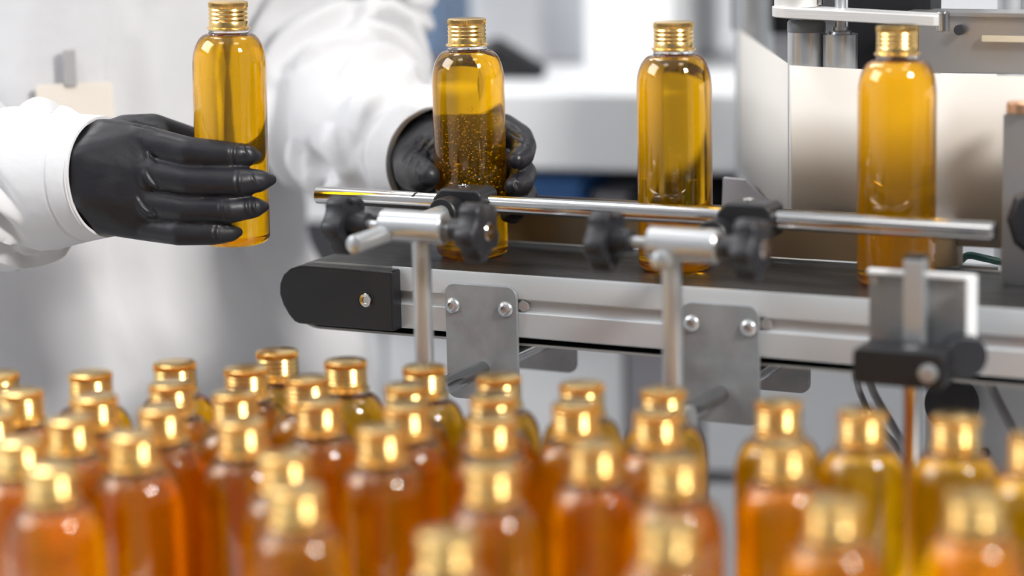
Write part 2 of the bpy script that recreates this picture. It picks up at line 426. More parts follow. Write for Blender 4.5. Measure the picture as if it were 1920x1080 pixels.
prof = [(0.0400, -0.0010), (0.0600, -0.0010), (0.0614, 0.0006), (0.0620, 0.0004), (FT, -0.0010), (FT, -0.0157), (0.0618, -0.0163), (0.0604, -0.0163), (0.0604, -0.0180),
        (0.0588, -0.0180), (0.0588, -0.0245), (0.0604, -0.0245), (0.0604, -0.0250), (0.0618, -0.0250), (FT, -0.0256), (FT, -0.0415), (0.0618, -0.0423), (0.0400, -0.0423)]
MB().prism([(p[0], p[1]) for p in prof], Vector((0.87, 0, 0)), L3(-0.03, 0, 0), (0, -1, 0), (0, 0, 1)).build('side_rail', M['alu'], cv, smooth=20)
MB().prism([(-p[0], p[1]) for p in prof], Vector((0.87, 0, 0)), L3(-0.03, 0, 0), (0, -1, 0), (0, 0, 1)).build('side_rail', M['alu'], cv, smooth=20)
# end cover
oc = [(-0.0237, -0.0008), (-0.0237, -0.0428), (-0.1000, -0.0428)]
for x, z in ((-0.1040, -0.0415), (-0.1085, -0.0370), (-0.1130, -0.0300), (-0.1155, -0.0225), (-0.1150, -0.0150), (-0.1118, -0.0085), (-0.1060, -0.0038), (-0.0985, -0.0013), (-0.0930, -0.0008)): oc.append((x, z))
for sgn in (1, -1):
    ec = MB().prism(oc, (0, -0.0130*sgn, 0), L3(0, 0.0605*sgn, 0)).build('end_cover', M['black'], cv, smooth=25, bevel=0.0016, bseg=3)
    if sgn == 1:
        MB().lathe([(0.0060, 0), (0.0064, 0.0006), (0.0058, 0.0006), (0.0056, 0.0)], 40, L3(-0.045, 0.0734, -0.022), (0, -1, 0)).build('screw_recess', M['dark'], ec)
        sx = MB().lathe([(0, 0.0004), (0.0022, 0.0004), (0.0025, 0.0014), (0.0043, 0.0015), (0.0049, 0.0011), (0.0050, -0.001), (0, -0.001)], 40, L3(-0.045, 0.0734, -0.022), (0, -1, 0)).build('socket_screw', M['steel'], ec)
def button_screw(s, t, h, par, r=0.0056, sgn=1, name='button_screw'):
    pr = [(0, 0.0014)] + [(0.0022, 0.0014), (0.0024, 0.0029)] + [(r*math.sin(a), 0.0034*math.cos(a)*1.0) for a in [0.5+0.12*k for k in range(9)]] + [(r, 0.0002), (r, -0.0008), (0, -0.0008)]
    pr = [p for i, p in enumerate(pr)]
    o = MB().lathe(pr, 36, L3(s, t, h), (0, -1*sgn, 0)).build(name, M['satin'], par, smooth=30)
    return o
def plate(s0, h0, s1, h1, sgn=1, screws=()):
    o = MB().prism(rrect(s0, h0, s1, h1, 0.007), (0, -0.0032*sgn, 0), L3(0, (FT+0.0002)*sgn, 0)).build('mounting_plate', M['plate'], cv, smooth=25, bevel=0.0005)
    for (a, b_) in screws: button_screw(a, (FT+0.0034)*sgn, b_, o, sgn=sgn)
    return o
p1 = plate(0.0128, -0.0873, 0.0672, -0.0075, 1, ((0.0186, -0.0230), (0.0590, -0.0229)))
p2 = plate(0.1870, -0.0873, 0.2405, -0.0088, 1, ((0.1942, -0.0227), (0.2335, -0.0229)))
plate(-0.006, -0.0950, 0.0492, -0.012, -1); plate(0.171, -0.0950, 0.2280, -0.012, -1)
for s in (0.0705, 0.2440):
    MB().cyl(L3(s, 0.0585, -0.0207), L3(s, 0.0622, -0.0207), 0.0042, seg=6).build('slot_nut', M['satin'], cv, bevel=0.0004)
# stand of the conveyor beyond the frame on the right
for t in (-0.045, 0.045): MB().box(L3(0.72, t+0.018, -0.95), L3(0.756, t-0.018, -0.049)).build('stand_leg', M['alu'], cv, bevel=0.002)
MB().box(L3(0.60, 0.10, -0.95), L3(0.88, -0.10, -0.925)).build('stand_foot', M['black'], cv, bevel=0.003)

# ------------------------------------------------------------------ guide rail assembly
gr = conv_root('guide_rail', 'polished steel guide rail on posts with black star knobs along the belt', 'guide rail')
def rod(a, b_, r, cone=0.0012):
    a, b_ = Vector(a), Vector(b_); n = (b_-a).length
    return MB().lathe([(0, 0), (r-cone, 0), (r, cone), (r, n-cone), (r-cone, n), (0, n)], 48, a, (b_-a))
gl = rod(L3(-0.0978, 0.047, 0.0449), L3(0.3882, 0.047, 0.0449), 0.0061).build('rail_rod', M['steel'], gr, smooth=35)
mk = MB()
for k in range(10):
    a0 = 0.55 + 0.095*k
    for sgn_ in (0,):
        c = [L3(-0.0178 + dx + 0.0024*k/10, 0.047 + 0.00622*math.cos(a), 0.0449 + 0.00622*math.sin(a)) for dx, a in ((-0.0008, a0), (0.0009, a0), (0.0009, a0+0.1), (-0.0008, a0+0.1))]
        mk.bm.faces.new([mk.bm.verts.new(v) for v in c])
mko = mk.build('marker_line', M['mark'], gl, smooth=0); so = mko.modifiers.new('s', 'SOLIDIFY'); so.thickness = 0.0002
def star(cx, sgn, t, h, th, par):
    """five-lobe knob, axis along the conveyor, sgn=+1 face looks to +s"""
    n = 140; outl = []
    for k in range(n):
        a = 2*PI*k/n; c = math.cos(5*a + 0.6)
        r = 0.0182 + 0.0021*math.copysign(abs(c)**0.7, c)
        outl.append((r*math.cos(a), r*math.sin(a)))
    mb = MB(); bm = mb.bm; rings = []
    for (sc_, off) in ((0.0, -th/2+0.002), (0.72, -th/2+0.002), (0.80, -th/2+0.0004), (0.86, -th/2), (0.95, -th/2+0.0004), (1.0, -th/2+0.0022), (1.0, th/2-0.0026), (0.96, th/2-0.0008), (0.88, th/2), (0.5, th/2+0.0012), (0.0, th/2+0.0014)):
        if sc_ == 0: rings.append([bm.verts.new(L3(cx + sgn*off, t, h))])
        else: rings.append([bm.verts.new(L3(cx + sgn*off, t + p[0]*sc_, h + p[1]*sc_)) for p in outl])
    for A, B in zip(rings, rings[1:]):
        for k in range(n):
            k2 = (k+1) % n
            if len(A) == 1: bm.faces.new((A[0], B[k], B[k2]))
            elif len(B) == 1: bm.faces.new((A[k], A[k2], B[0]))
            else: bm.faces.new((A[k], A[k2], B[k2], B[k]))
    k = mb.build('star_knob', M['knob'], par, smooth=40)
    MB().lathe([(0, 0), (0.0086, 0), (0.0080, 0.003), (0.0072, 0.013), (0, 0.013)], 40, L3(cx - sgn*th*0.35, t, h), (-sgn, 0, 0)).build('knob_hub', M['knob'], k, smooth=40)
    MB().lathe([(0, 0.0002), (0.0018, 0.0002), (0.0021, 0.0018), (0.0052, 0.0018), (0.0058, 0.0012), (0.0058, -0.001), (0, -0.001)], 36, L3(cx + sgn*(th/2+0.0006), t, h), (sgn, 0, 0)).build('knob_insert', M['steel'], k, smooth=35)
    MB().cyl(L3(cx - sgn*0.010, t, h), L3(cx - sgn*0.028, t, h), 0.0032, seg=24).build('threaded_stud', M['satin'], k)
    return k
for (sp, tp, hp, s_cl0, s_cl1, hcl, srod, hr0, hr1, trod, kl, kr, hk, blk, hz) in (
    (0.0400, 0.1450, -0.0655, 0.0125, 0.0580, 0.0445, 0.0170, 0.0420, 0.0390, 0.1930, -0.0170, 0.0810, 0.0440, 0.0200, -0.075),
    (0.2140, 0.1430, -0.0680, 0.2000, 0.2455, 0.0430, 0.2120, 0.0370, 0.0345, 0.1600, 0.1695, 0.2660, 0.0430, 0.2270, -0.080)):
    rod(L3(sp, -0.072, hp), L3(sp, 0.152, hp), 0.0058).build('cross_rod', M['steel'], gr)
    rod(L3(sp, tp, hz), L3(sp, tp, hcl), 0.0063).build('post', M['satin'], gr)
    MB().cyl(L3(sp-0.012, tp, hp), L3(sp+0.012, tp, hp), 0.0105, seg=40).build('lower_clamp', M['satin'], gr, bevel=0.001)
    cj = MB().lathe([(0, 0), (0.0096, 0), (0.0104, 0.001), (0.0104, s_cl1-s_cl0-0.001), (0.0096, s_cl1-s_cl0), (0, s_cl1-s_cl0)], 48, L3(s_cl0, tp, hcl), (1, 0, 0)).build('cross_clamp', M['satin'], gr, smooth=35)
    n = 0.006
    a = L3(srod, 0.036, hr0); b_ = L3(srod, trod, hr1); ln = (b_-a).length
    MB().lathe([(0, 0), (n, 0), (n, ln-0.0035), (n*0.92, ln-0.002), (0.0012, ln), (0, ln)], 40, a, b_-a).build('support_rod', M['satin'], gr, smooth=35)
    star(kl, -1, tp, hk, 0.0140, gr)
    star(kr, 1, tp, hk, 0.0140, gr)
    bl = MB().prism([(-0.018, -0.011), (-0.018, 0.004), (-0.012, 0.0112), (0.015, 0.0112), (0.019, 0.008), (0.019, -0.011)], (0, -0.026, 0), L3(blk, 0.034, 0.0449))
    bl = bl.build('rail_clamp', M['black'], gr, smooth=25, bevel=0.0022, bseg=3)
    MB().lathe([(0.0062, 0), (0.0096, 0), (0.0104, 0.001), (0.0104, 0.015), (0.0096, 0.016), (0.0062, 0.016)], 40, L3(srod, 0.059, hr0-0.0005), (0, -1, 0), close=True).build('rod_collar', M['black'], bl, smooth=35)
    MB().lathe([(0, 0.0004), (0.0016, 0.0004), (0.0019, 0.0012), (0.0036, 0.0012), (0.0040, 0.0008), (0.0040, -0.001), (0, -0.001)], 32, L3(blk-0.001, 0.046, 0.0562), (0, 0, 1)).build('clamp_screw', M['steel'], bl, smooth=35)

# ------------------------------------------------------------------ sensor bracket on the right
sb = conv_root('sensor_bracket', 'silver angle bracket on a square post with a black clamp at the right', 'bracket')
TB = 0.100
br = MB().box(L3(0.3255, TB, -0.026), L3(0.3925, TB-0.003, 0.0275)).build('bracket_plate', M['plate'], sb, bevel=0.0006)
MB().box(L3(0.3255, TB+0.004, 0.0245), L3(0.3925, TB-0.003, 0.0275)).box(L3(0.3905, TB+0.016, -0.026), L3(0.3925, TB-0.003, 0.0275)).build('bracket_flange', M['white'], br, bevel=0.0008)
for (s, h) in ((0.3300, 0.020), (0.3850, 0.0195), (0.3300, -0.0190), (0.3860, -0.019)): MB().lathe([(0, 0.001), (0.002, 0.001), (0.0025, 0.0), (0, 0)], 24, L3(s, TB+0.0001, h), (0, -1, 0)).build('rivet', M['satin'], br)
MB().box(L3(0.3510, 0.113, -0.040), L3(0.3635, 0.1008, 0.0365)).build('square_post', M['satin'], sb, bevel=0.0012)
MB().box(L3(0.3512, 0.1128, 0.0366), L3(0.3633, 0.101, 0.0388)).build('post_cap', M['black'], sb, bevel=0.0006)
cb = MB().prism(rrect(0.3300, -0.0345, 0.3860, -0.0125, 0.004), (0, -0.028, 0), L3(0, 0.116, 0)).build('clamp_block', M['black'], sb, smooth=25, bevel=0.0015)
MB().lathe([(0, 0.002), (0.0018, 0.002), (0.0022, 0.0036), (0.0050, 0.0032), (0.0056, 0.0015), (0.0056, -0.001), (0, -0.001)], 32, L3(0.3770, 0.1445, -0.0245), (0, -1, 0)).build('clamp_bolt', M['satin'], cb)
MB().cyl(L3(0.3930, 0.120, -0.0190), L3(0.3850, 0.108, -0.0190), 0.0130, seg=40).build('lock_knob', M['knob'], sb, bevel=0.002)
rod(L3(0.3625, 0.130, -0.193), L3(0.3625, 0.130, -0.012), 0.0056).build('support_post', M['steel'], sb)
MB().lathe([(0, 0), (0.022, 0), (0.022, 0.004), (0.008, 0.006), (0.008, 0.014), (0, 0.014)], 40, L3(0.3625, 0.130, -0.1945), (0, 0, 1)).build('post_base', M['black'], sb, smooth=35)

# ------------------------------------------------------------------ labelling machine
lm = conv_root('labelling_machine', 'label applicator with beige paper web, steel rollers and brown wrap belt behind the belt', 'labelling machine')
def loc(P):
    d = Vector(P) - ORI; return Vector((d.dot(AX), -d.dot(TW), d.z))
# paper web: far roller -> corner roller -> along the conveyor
A_far = loc((0.189, 1.97, 0.95)); cA = L3(0.2075, -0.078, 0)
WT = -0.078
path = [A_far.xy.to_3d()]
CB = L3(0.2105, WT-0.003, 0)
cr = L3(0.2150, WT-0.0150, 0)
for k in range(9):
    a = math.radians(205 + (270-205)*k/8); path.append(Vector((CB.x + 0.003*math.cos(a), CB.y + 0.003*math.sin(a), 0)))
path += [L3(0.30, WT+0.022, 0), L3(0.335, WT+0.0315, 0), L3(0.62, WT+0.030, 0)]
mb = MB(); prev = None
for p in path:
    q = [mb.bm.verts.new((p.x, p.y, h)) for h in (0.018, 0.131)]
    if prev: mb.bm.faces.new((prev[0], q[0], q[1], prev[1]))
    prev = q
wb = mb.build('paper_web', M['web'], lm, smooth=60, fix=False); so = wb.modifiers.new('s', 'SOLIDIFY'); so.thickness = 0.0003
r1 = MB().lathe([(0, 0.010), (0.0131, 0.010), (0.0131, 0.1530), (0, 0.1530)], 56, (cr.x, cr.y, 0)).build('guide_roller', M['satin'], lm)
MB().lathe([(0, 0.1530), (0.0131, 0.1530), (0.0133, 0.1535), (0.0133, 0.1595), (0.0120, 0.1612), (0, 0.1612)], 56, (cr.x, cr.y, 0)).build('rubber_collar', M['rubber'], r1, smooth=40)
c2 = L3(0.2400, WT-0.013, 0)
r2 = MB().lathe([(0, 0.010), (0.0119, 0.010), (0.0119, 0.1520), (0.0100, 0.1524), (0.0080, 0.1520), (0.0075, 0.1540), (0.005, 0.1545), (0.005, 0.157), (0.0038, 0.157), (0.0038, 0.26), (0, 0.26)], 56, (c2.x, c2.y, 0)).build('press_roller', M['satin'], lm, smooth=35)
rf = loc((0.203, 1.985, 0.95)); MB().cyl((rf.x, rf.y, 0.0), (rf.x, rf.y, 0.20), 0.016, seg=48).build('unwind_roller', M['satin'], lm)
# swing arm above the rollers
ap = [(0.187 + 0.012 + 0.014*math.cos(math.radians(a)), 0.014*math.sin(math.radians(a))) for a in range(90, 271, 15)] + [(0.302, -0.011), (0.308, -0.006), (0.308, 0.006), (0.302, 0.011)]
MB().prism([(p[0], p[1]) for p in ap], (0, 0, 0.0072), L3(0.010, WT-0.004, 0.1718), (0.999, 0, -0.040), (0, 1, 0)).build('swing_arm', M['acryl'], lm, smooth=30, bevel=0.0008)
MB().lathe([(0, 0), (0.0150, 0), (0.0150, 0.006), (0.0140, 0.0066), (0, 0.0066)], 48, L3(0.210, WT-0.008, 0.1708)).build('arm_hub', M['acryl'], lm, smooth=35)
MB().cyl(L3(0.223, WT-0.012, 0.172), L3(0.223, WT-0.012, 0.26), 0.0050, seg=32).build('arm_shaft', M['steel'], lm)
MB().cyl(L3(0.3160, WT+0.0005, 0.1560), L3(0.3160, WT+0.0005, 0.1690), 0.0045, seg=32).build('arm_pin', M['steel'], lm, bevel=0.0005)
# brushed bracket plate with rounded slot
bo = [(0.290, 0.125), (0.290, 0.165), (0.60, 0.165), (0.60, 0.060), (0.372, 0.060), (0.372, 0.118), (0.366, 0.126)]
MB().prism(bo, (0, 0.004, 0), L3(0, WT-0.030, 0)).build('bracket_plate', M['brushed'], lm, smooth=25, bevel=0.0005)
MB().box(L3(0.280, WT-0.027, 0.164), L3(0.60, WT-0.060, 0.1665)).build('bracket_top', M['brushed'], lm)
MB().box(L3(0.335, WT-0.0255, 0.1475), L3(0.60, WT-0.0275, 0.1515)).build('warm_strip', M['tan'], lm)
MB().cyl(L3(0.3195, WT-0.024, 0.155), L3(0.3195, WT-0.028, 0.155), 0.0035, seg=24).build('bracket_hole', M['dark'], lm)
# black housing parts
MB().box(L3(0.232, WT-0.050, 0.02), L3(0.292, WT-0.075, 0.30)).build('rear_panel', M['black'], lm, bevel=0.001)
hb = loc((0.205, 2.02, 0.95)); MB().box((hb.x-0.012, hb.y-0.02, 0.125), (hb.x+0.06, hb.y+0.05, 0.26)).build('motor_housing', M['black'], lm, bevel=0.004)
for s in (0.322, 0.345, 0.392): MB().cyl(L3(s, WT-0.14, -0.02), L3(s, WT-0.14, 0.35), 0.0085, seg=32).build('frame_column', M['alu'], lm)
MB().box(L3(0.295, WT-0.17, 0.175), L3(0.60, WT-0.19, 0.205)).build('cross_bar', M['white'], lm, bevel=0.002)
MB().box(L3(0.30, WT-0.21, 0.02), L3(0.62, WT-0.23, 0.30)).build('back_panel', M['offwhite'], lm, bevel=0.002)
# brown wrap belt loop beside the conveyor
def ring2(c0, c1, r, n=14):
    p = []
    for k in range(n+1):
        a = math.radians(90 + 180*k/n); p.append((c0 + r*math.cos(a), r*math.sin(a)))
    for k in range(n+1):
        a = math.radians(-90 + 180*k/n); p.append((c1 + r*math.cos(a), r*math.sin(a)))
    return p
mb = MB(); V = []
for r_, h in ((0.012, 0.0045), (0.012, 0.034), (0.0108, 0.034), (0.0108, 0.0045)):
    V.append([mb.bm.verts.new(L3(p[0], -0.052 + p[1], h)) for p in ring2(-0.015, 0.3265, r_)])
for A, B in zip(V, V[1:] + V[:1]):
    for i in range(len(A)): mb.bm.faces.new((A[i], A[(i+1) % len(A)], B[(i+1) % len(A)], B[i]))
mb.build('wrap_belt', M['wrap'], lm, smooth=30)
for s in (-0.015, 0.3265): MB().cyl(L3(s, -0.052, 0.003), L3(s, -0.052, 0.036), 0.0107, seg=40).build('wrap_pulley', M['satin'], lm)
MB().box(L3(0.0, -0.050, 0.0025), L3(0.062, -0.054, 0.0048)).box(L3(0.18, -0.050, 0.0025), L3(0.235, -0.054, 0.0048)).build('belt_support', M['tan'], lm)
MB().box(L3(-0.03, -0.062, -0.03), L3(0.36, -0.070, 0.0025)).build('support_bar', M['alu'], lm)
# right hand side plate with knob
MB().prism(rrect(0.3735, 0.001, 0.44, 0.110, 0.002), (0, 0.004, 0), L3(0, -0.0200, 0)).build('front_plate', M['brushed'], lm, bevel=0.0006)
MB().lathe([(0, 0), (0.024, 0), (0.026, 0.004), (0.026, 0.016), (0.022, 0.02), (0, 0.021)], 10, L3(0.4080, -0.016, 0.045), (0, -1, 0)).build('grip_knob', M['knob'], lm, smooth=20, bevel=0.001)
MB().lathe([(0, 0.1105), (0.0085, 0.1105), (0.0085, 0.1165), (0.007, 0.1175), (0, 0.1175)], 12, L3(0.3835, -0.0220, 0)).build('copper_nut', M['copper'], lm, smooth=20)
# machine body that stands on the floor behind the conveyor
MB().box(L3(0.281, -0.155, -0.95), L3(0.90, -0.50, -0.064)).build('machine_base', M['offwhite'], lm, bevel=0.004)
MB().box(L3(0.16, -0.10, -0.062), L3(0.90, -0.42, -0.04)).build('base_plate', M['offwhite'], lm, bevel=0.003)
MB().lathe([(0, 0), (0.012, 0), (0.012, 0.006), (0.0185, 0.008), (0.0195, 0.012), (0.018, 0.020), (0, 0.021)], 40, L3(0.306, -0.154, -0.112), (0, -1, 0)).build('black_handwheel', M['knob'], lm, smooth=35)
MB().cyl(L3(0.326, -0.1535, -0.150), L3(0.326, -0.157, -0.150), 0.004).build('base_hole', M['dark'], lm)
# slot pieces left of the web
MB().prism([(0.144, 0.005), (0.146, 0.047), (0.163, 0.046), (0.184, 0.026), (0.188, 0.005)], (0, 0.004, 0), L3(0, WT-0.03, 0)).build('shield_plate', M['grey'], lm, bevel=0.001)

# ------------------------------------------------------------------ the worker
pe = empty('person', (-0.34, 1.98, 0), 0, 'person in white lab coat and black gloves moving bottles onto the conveyor', 'person')
PI_ = pe.matrix_world
def pl(v): return Vector(v) - Vector((-0.34, 1.98, 0))          # world -> person frame
def pp(px, py, D, rpx=None):
    v = pl(at(px, py, D)); return v if rpx is None else (v, rpx*D/F)
def ridged(v): return 1 - min(1, abs(noise.noise(v))*2.2)
def cloth_tube(path, radii, seg, n, disp, inner=True):
    """smooth tube along path (catmull), displaced outwards by disp(u, th, p); last ring folds inwards as a hem"""
    P = [Vector(p) for p in path]; N = len(P) - 1; mb = MB(); bm = mb.bm
    def cr(arr, t):
        i = min(int(t), N-1); f = t - i
        a0, a1, a2, a3 = arr[max(i-1, 0)], arr[i], arr[i+1], arr[min(i+2, N)]
        return 0.5*((2*a1) + (a2-a0)*f + (2*a0-5*a1+4*a2-a3)*f*f + (3*a1-a0-3*a2+a3)*f**3)
    rings = []; up = None
    for k in range(n+1):
        t = N*k/n; c = cr(P, t); tg = (cr(P, min(N, t+0.02)) - cr(P, max(0, t-0.02))).normalized()
        if up is None: up = Vector((0, 0, 1)) if abs(tg.z) < 0.8 else Vector((0, -1, 0))
        up = (up - tg*up.dot(tg)).normalized(); sd = tg.cross(up)
        r = cr(radii, t); rg = []
        for j in range(seg):
            th = 2*PI*j/seg; nd = up*math.cos(th) + sd*math.sin(th)
            rg.append(bm.verts.new(c + nd*(r + disp(k/n, th, c + nd*r))))
        rings.append(rg)
    ends = rings
    if inner:
        c = sum((v.co for v in rings[-1]), Vector())/seg
        for s_, back in ((0.955, 0.0), (0.93, 1.0)):
            q = rings[-3][0].co - rings[-1][0].co
            rings.append([bm.verts.new(c + (v.co - c)*s_ + q*back*2.0) for v in ends[n]])
    for A, B in zip(rings, rings[1:]):
        for j in range(seg): bm.faces.new((A[j], A[(j+1) % seg], B[(j+1) % seg], B[j]))
    return mb
# body: one continuous figure under the clothes
B = MB()
def W(x, y, z): return pl((x, y, z))
B.hull([(W(-0.41, 2.02, 0.94), 0.06), (W(-0.30, 2.02, 0.94), 0.06), (W(-0.35, 2.02, 1.08), 0.07)])
B.hull([(W(-0.40, 2.02, 1.08), 0.065), (W(-0.31, 2.02, 1.08), 0.065), (W(-0.42, 2.02, 1.36), 0.05), (W(-0.27, 2.02, 1.36), 0.05)])
B.hull([(W(-0.42, 2.01, 1.36), 0.045), (W(-0.27, 2.01, 1.36), 0.045), (W(-0.34, 2.02, 1.42), 0.06)])
B.chain([(W(-0.34, 2.02, 1.40), 0.056), (W(-0.34, 2.0, 1.52), 0.052), (W(-0.34, 1.99, 1.58), 0.06)])
B.hull([(W(-0.34, 2.01, 1.68), 0.088), (W(-0.34, 1.98, 1.66), 0.080), (W(-0.34, 1.945, 1.565), 0.040), (W(-0.34, 1.99, 1.62), 0.07)])
B.hull([(W(-0.34, 1.905, 1.645), 0.010), (W(-0.34, 1.885, 1.612), 0.012), (W(-0.34, 1.91, 1.607), 0.014)])
for sx in (-1, 1):
    B.hull([(W(-0.34+sx*0.085, 2.0, 1.66), 0.012), (W(-0.34+sx*0.088, 2.005, 1.62), 0.012), (W(-0.34+sx*0.078, 1.995, 1.64), 0.012)])
    B.chain([(W(-0.345+sx*0.065, 2.02, 0.90), 0.065), (W(-0.34+sx*0.085, 2.0, 0.50), 0.055), (W(-0.34+sx*0.095, 2.01, 0.10), 0.040)])
    B.hull([(W(-0.34+sx*0.095, 2.02, 0.05), 0.04), (W(-0.34+sx*0.10, 1.88, 0.035), 0.030)])
SLR = [W(-0.435, 2.0, 1.405), W(-0.575, 1.99, 1.24), pp(-330, 395, 1.80), pp(-120, 360, 1.735), pp(0, 345, 1.705), pp(100, 336, 1.68), pp(200, 331, 1.656)]
SLL = [W(-0.262, 2.0, 1.405), W(-0.150, 2.0, 1.255), pp(640, 10, 2.0), pp(628, 135, 1.965), pp(648, 222, 1.905), pp(725, 266, 1.83), pp(815, 300, 1.765)]
B.chain([(p, r) for p, r in zip(SLR[:-1], (0.035, 0.042, 0.040, 0.036, 0.031, 0.027))])
B.chain([(p, r) for p, r in zip(SLL[:-1], (0.035, 0.042, 0.042, 0.042, 0.040, 0.032))])
remeshed('body', B, M['skin'], pe, 0.007, 4)
hr = MB().hull([(W(-0.34, 2.025, 1.70), 0.093), (W(-0.34, 1.985, 1.715), 0.080), (W(-0.34, 2.05, 1.62), 0.06)], 3); hr.build('hair', M['hair'], pe, smooth=60)
tr = MB()
for sx in (-1, 1): tr.chain([(W(-0.345+sx*0.06, 2.02, 0.90), 0.076), (W(-0.34+sx*0.085, 2.0, 0.50), 0.068), (W(-0.34+sx*0.095, 2.01, 0.12), 0.062)])
remeshed('trousers', tr, M['trouser'], pe, 0.01, 3)
for sx in (-1, 1): MB().hull([(W(-0.34+sx*0.095, 2.05, 0.045), 0.045), (W(-0.34+sx*0.10, 1.86, 0.036), 0.036), (W(-0.34+sx*0.095, 2.02, 0.08), 0.048)]).build('shoe', M['white'], pe, smooth=60)
# lab coat
RING = [(0.50, 0.28, 0.175, -0.34), (0.66, 0.265, 0.165, -0.34), (0.80, 0.240, 0.160, -0.350), (0.92, 0.206, 0.146, -0.374), (1.04, 0.188, 0.136, -0.368), (1.16, 0.190, 0.128, -0.35), (1.30, 0.195, 0.125, -0.345), (1.38, 0.185, 0.115, -0.344), (1.44, 0.135, 0.095, -0.342), (1.475, 0.075, 0.075, -0.34)]
def ringat(z):
    for A, Bq in zip(RING, RING[1:]):
        if z <= Bq[0]:
            f = (z-A[0])/(Bq[0]-A[0]); f = f*f*(3-2*f)
            return [A[i]*(1-f)+Bq[i]*f for i in range(4)]
    return RING[-1]
mb = MB(); SEG = 260; rows = []
TURN = 0.42
for k in range(131):
    z = 0.50 + 0.975*k/130; _, a, b_, cx = ringat(z); row = []
    for j in range(SEG):
        th = 2*PI*j/SEG; c, s = math.cos(th), math.sin(th)
        e = 2/1.72
        x = a*math.copysign(abs(c)**e, c); y = b_*math.copysign(abs(s)**e, s)
        nrm = Vector((c/a, s/b_, 0)).normalized()
        fl = 0.010*(noise.noise(Vector((c*2.6, s*2.6, z*3.0+4)))) + 0.005*noise.noise(Vector((c*7, s*7, z*2.2+9))) + 0.004*ridged(Vector((c*3+z*4, s*3, z*5)))
        df = th - 1.5*PI
        st = 0.0 if abs(df) > 0.8 else 0.0055/(1+math.exp(df*160))     # the closing edge of the coat down the front
        p = Vector((x, y, 0)) + nrm*(fl + st)
        ca, sa = math.cos(TURN), math.sin(TURN)
        p = Vector((p.x*ca - p.y*sa, p.x*sa + p.y*ca, 0))
        row.append(mb.bm.verts.new(pl((cx + p.x, 1.985 + p.y, z))))
    rows.append(row)
for A, Bq in zip(rows, rows[1:]):
    for j in range(SEG): mb.bm.faces.new((A[j], A[(j+1) % SEG], Bq[(j+1) % SEG], Bq[j]))
coat = mb.build('lab_coat', M['coat'], pe, smooth=60); so = coat.modifiers.new('s', 'SOLIDIFY'); so.thickness = 0.0015; so.offset = -1
for i in range(4):
    z = 0.72 + 0.19*i; _, a, b_, cx = ringat(z)
    ang = 1.5*PI - 0.16 + TURN; d = Vector((math.cos(ang), math.sin(ang), 0))
    hit = Vector((cx, 1.985, 0)) + d*(b_*1.0)
def make_folds(seed, n, length, rad, slope, amp, wid, fade):
    rd = random.Random(seed); F_ = []
    for _ in range(n):
        c = (rd.uniform(0.25, 1.0)*length, rd.uniform(0, 2*PI)*rad); a = slope + rd.gauss(0, 0.45); hl = rd.uniform(0.03, 0.075)
        F_.append((c[0], c[1], math.cos(a), math.sin(a), hl, rd.uniform(0.6, 1.0)*amp, rd.uniform(0.7, 1.3)*wid))
    circ = 2*PI*rad
    def f(u, th, p):
        x, y = u*length, th*rad; t = 0
        for cx, cy, ca, sa, hl, A, w_ in F_:
            dy = (y - cy + circ/2) % circ - circ/2; dx = x - cx
            al = dx*ca + dy*sa
            if abs(al) > hl: continue
            d = -dx*sa + dy*ca + 0.012*math.sin(al*40 + cx*90)
            if abs(d) > 4*w_: continue
            e = math.cos(al/hl*PI/2)**0.8
            t += A*e*(math.exp(-(d/(w_ if d > 0 else 0.45*w_))**2) - 0.5*math.exp(-((d + 1.2*w_)/(0.8*w_))**2))
        t += 0.004*noise.noise(p*14)
        t = max(-0.010, min(t, 0.009))
        return t*min(1, max(0.03, (fade-u)*7)) - (0.0010 if abs(u - 0.925) < 0.003 else 0.0)
    return f
fold_r = make_folds(11, 46, 0.62, 0.055, 1.05, 0.0185, 0.0115, 0.93)
fold_l = make_folds(23, 52, 0.66, 0.062, 0.95, 0.0210, 0.0135, 0.97)
cloth_tube(SLR, [0.052, 0.074, 0.064, 0.059, 0.0545, 0.048, 0.0415], 150, 190, fold_r).build('sleeve', M['coat'], coat, smooth=70)
cloth_tube(SLL, [0.052, 0.080, 0.072, 0.069, 0.063, 0.050, 0.040], 150, 190, fold_l).build('sleeve', M['coat'], coat, smooth=70)
# right glove (holding the bottle in the air), joints laid out in space round the bottle
G = MB()
def q(px, py, D, r): return (pp(px, py, D), r*D/F*1.10)
D0 = 1.672
wr = [q(120, 285, 1.672, 52), q(118, 335, 1.668, 54), q(120, 385, 1.672, 50), q(160, 305, 1.640, 44), q(158, 358, 1.640, 44), q(195, 262, 1.650, 36), q(190, 402, 1.650, 34)]
wr2 = [q(212, 264, 1.655, 37), q(200, 330, 1.648, 40), q(205, 396, 1.655, 37)]
mcp = [q(268, 268, 1.645, 31), q(258, 322, 1.640, 31), q(262, 378, 1.642, 29), q(268, 424, 1.650, 25)]
mcb = [q(275, 275, 1.664, 26), q(265, 400, 1.666, 24)]
G.hull(wr + wr2)
G.hull(wr[3:] + wr2 + mcp + mcb)
G.chain([mcp[0], q(352, 286, 1.634, 27.5), q(425, 290, 1.634, 24), q(462, 291, 1.640, 20), q(481, 292, 1.645, 10)])
G.chain([mcp[1], q(352, 340, 1.632, 27.5), q(438, 342, 1.632, 26), q(485, 339, 1.639, 20), q(509, 337, 1.645, 10)])
G.chain([mcp[2], q(345, 393, 1.634, 25), q(428, 394, 1.634, 23.5), q(476, 389, 1.640, 18.5), q(497, 387, 1.645, 9)])
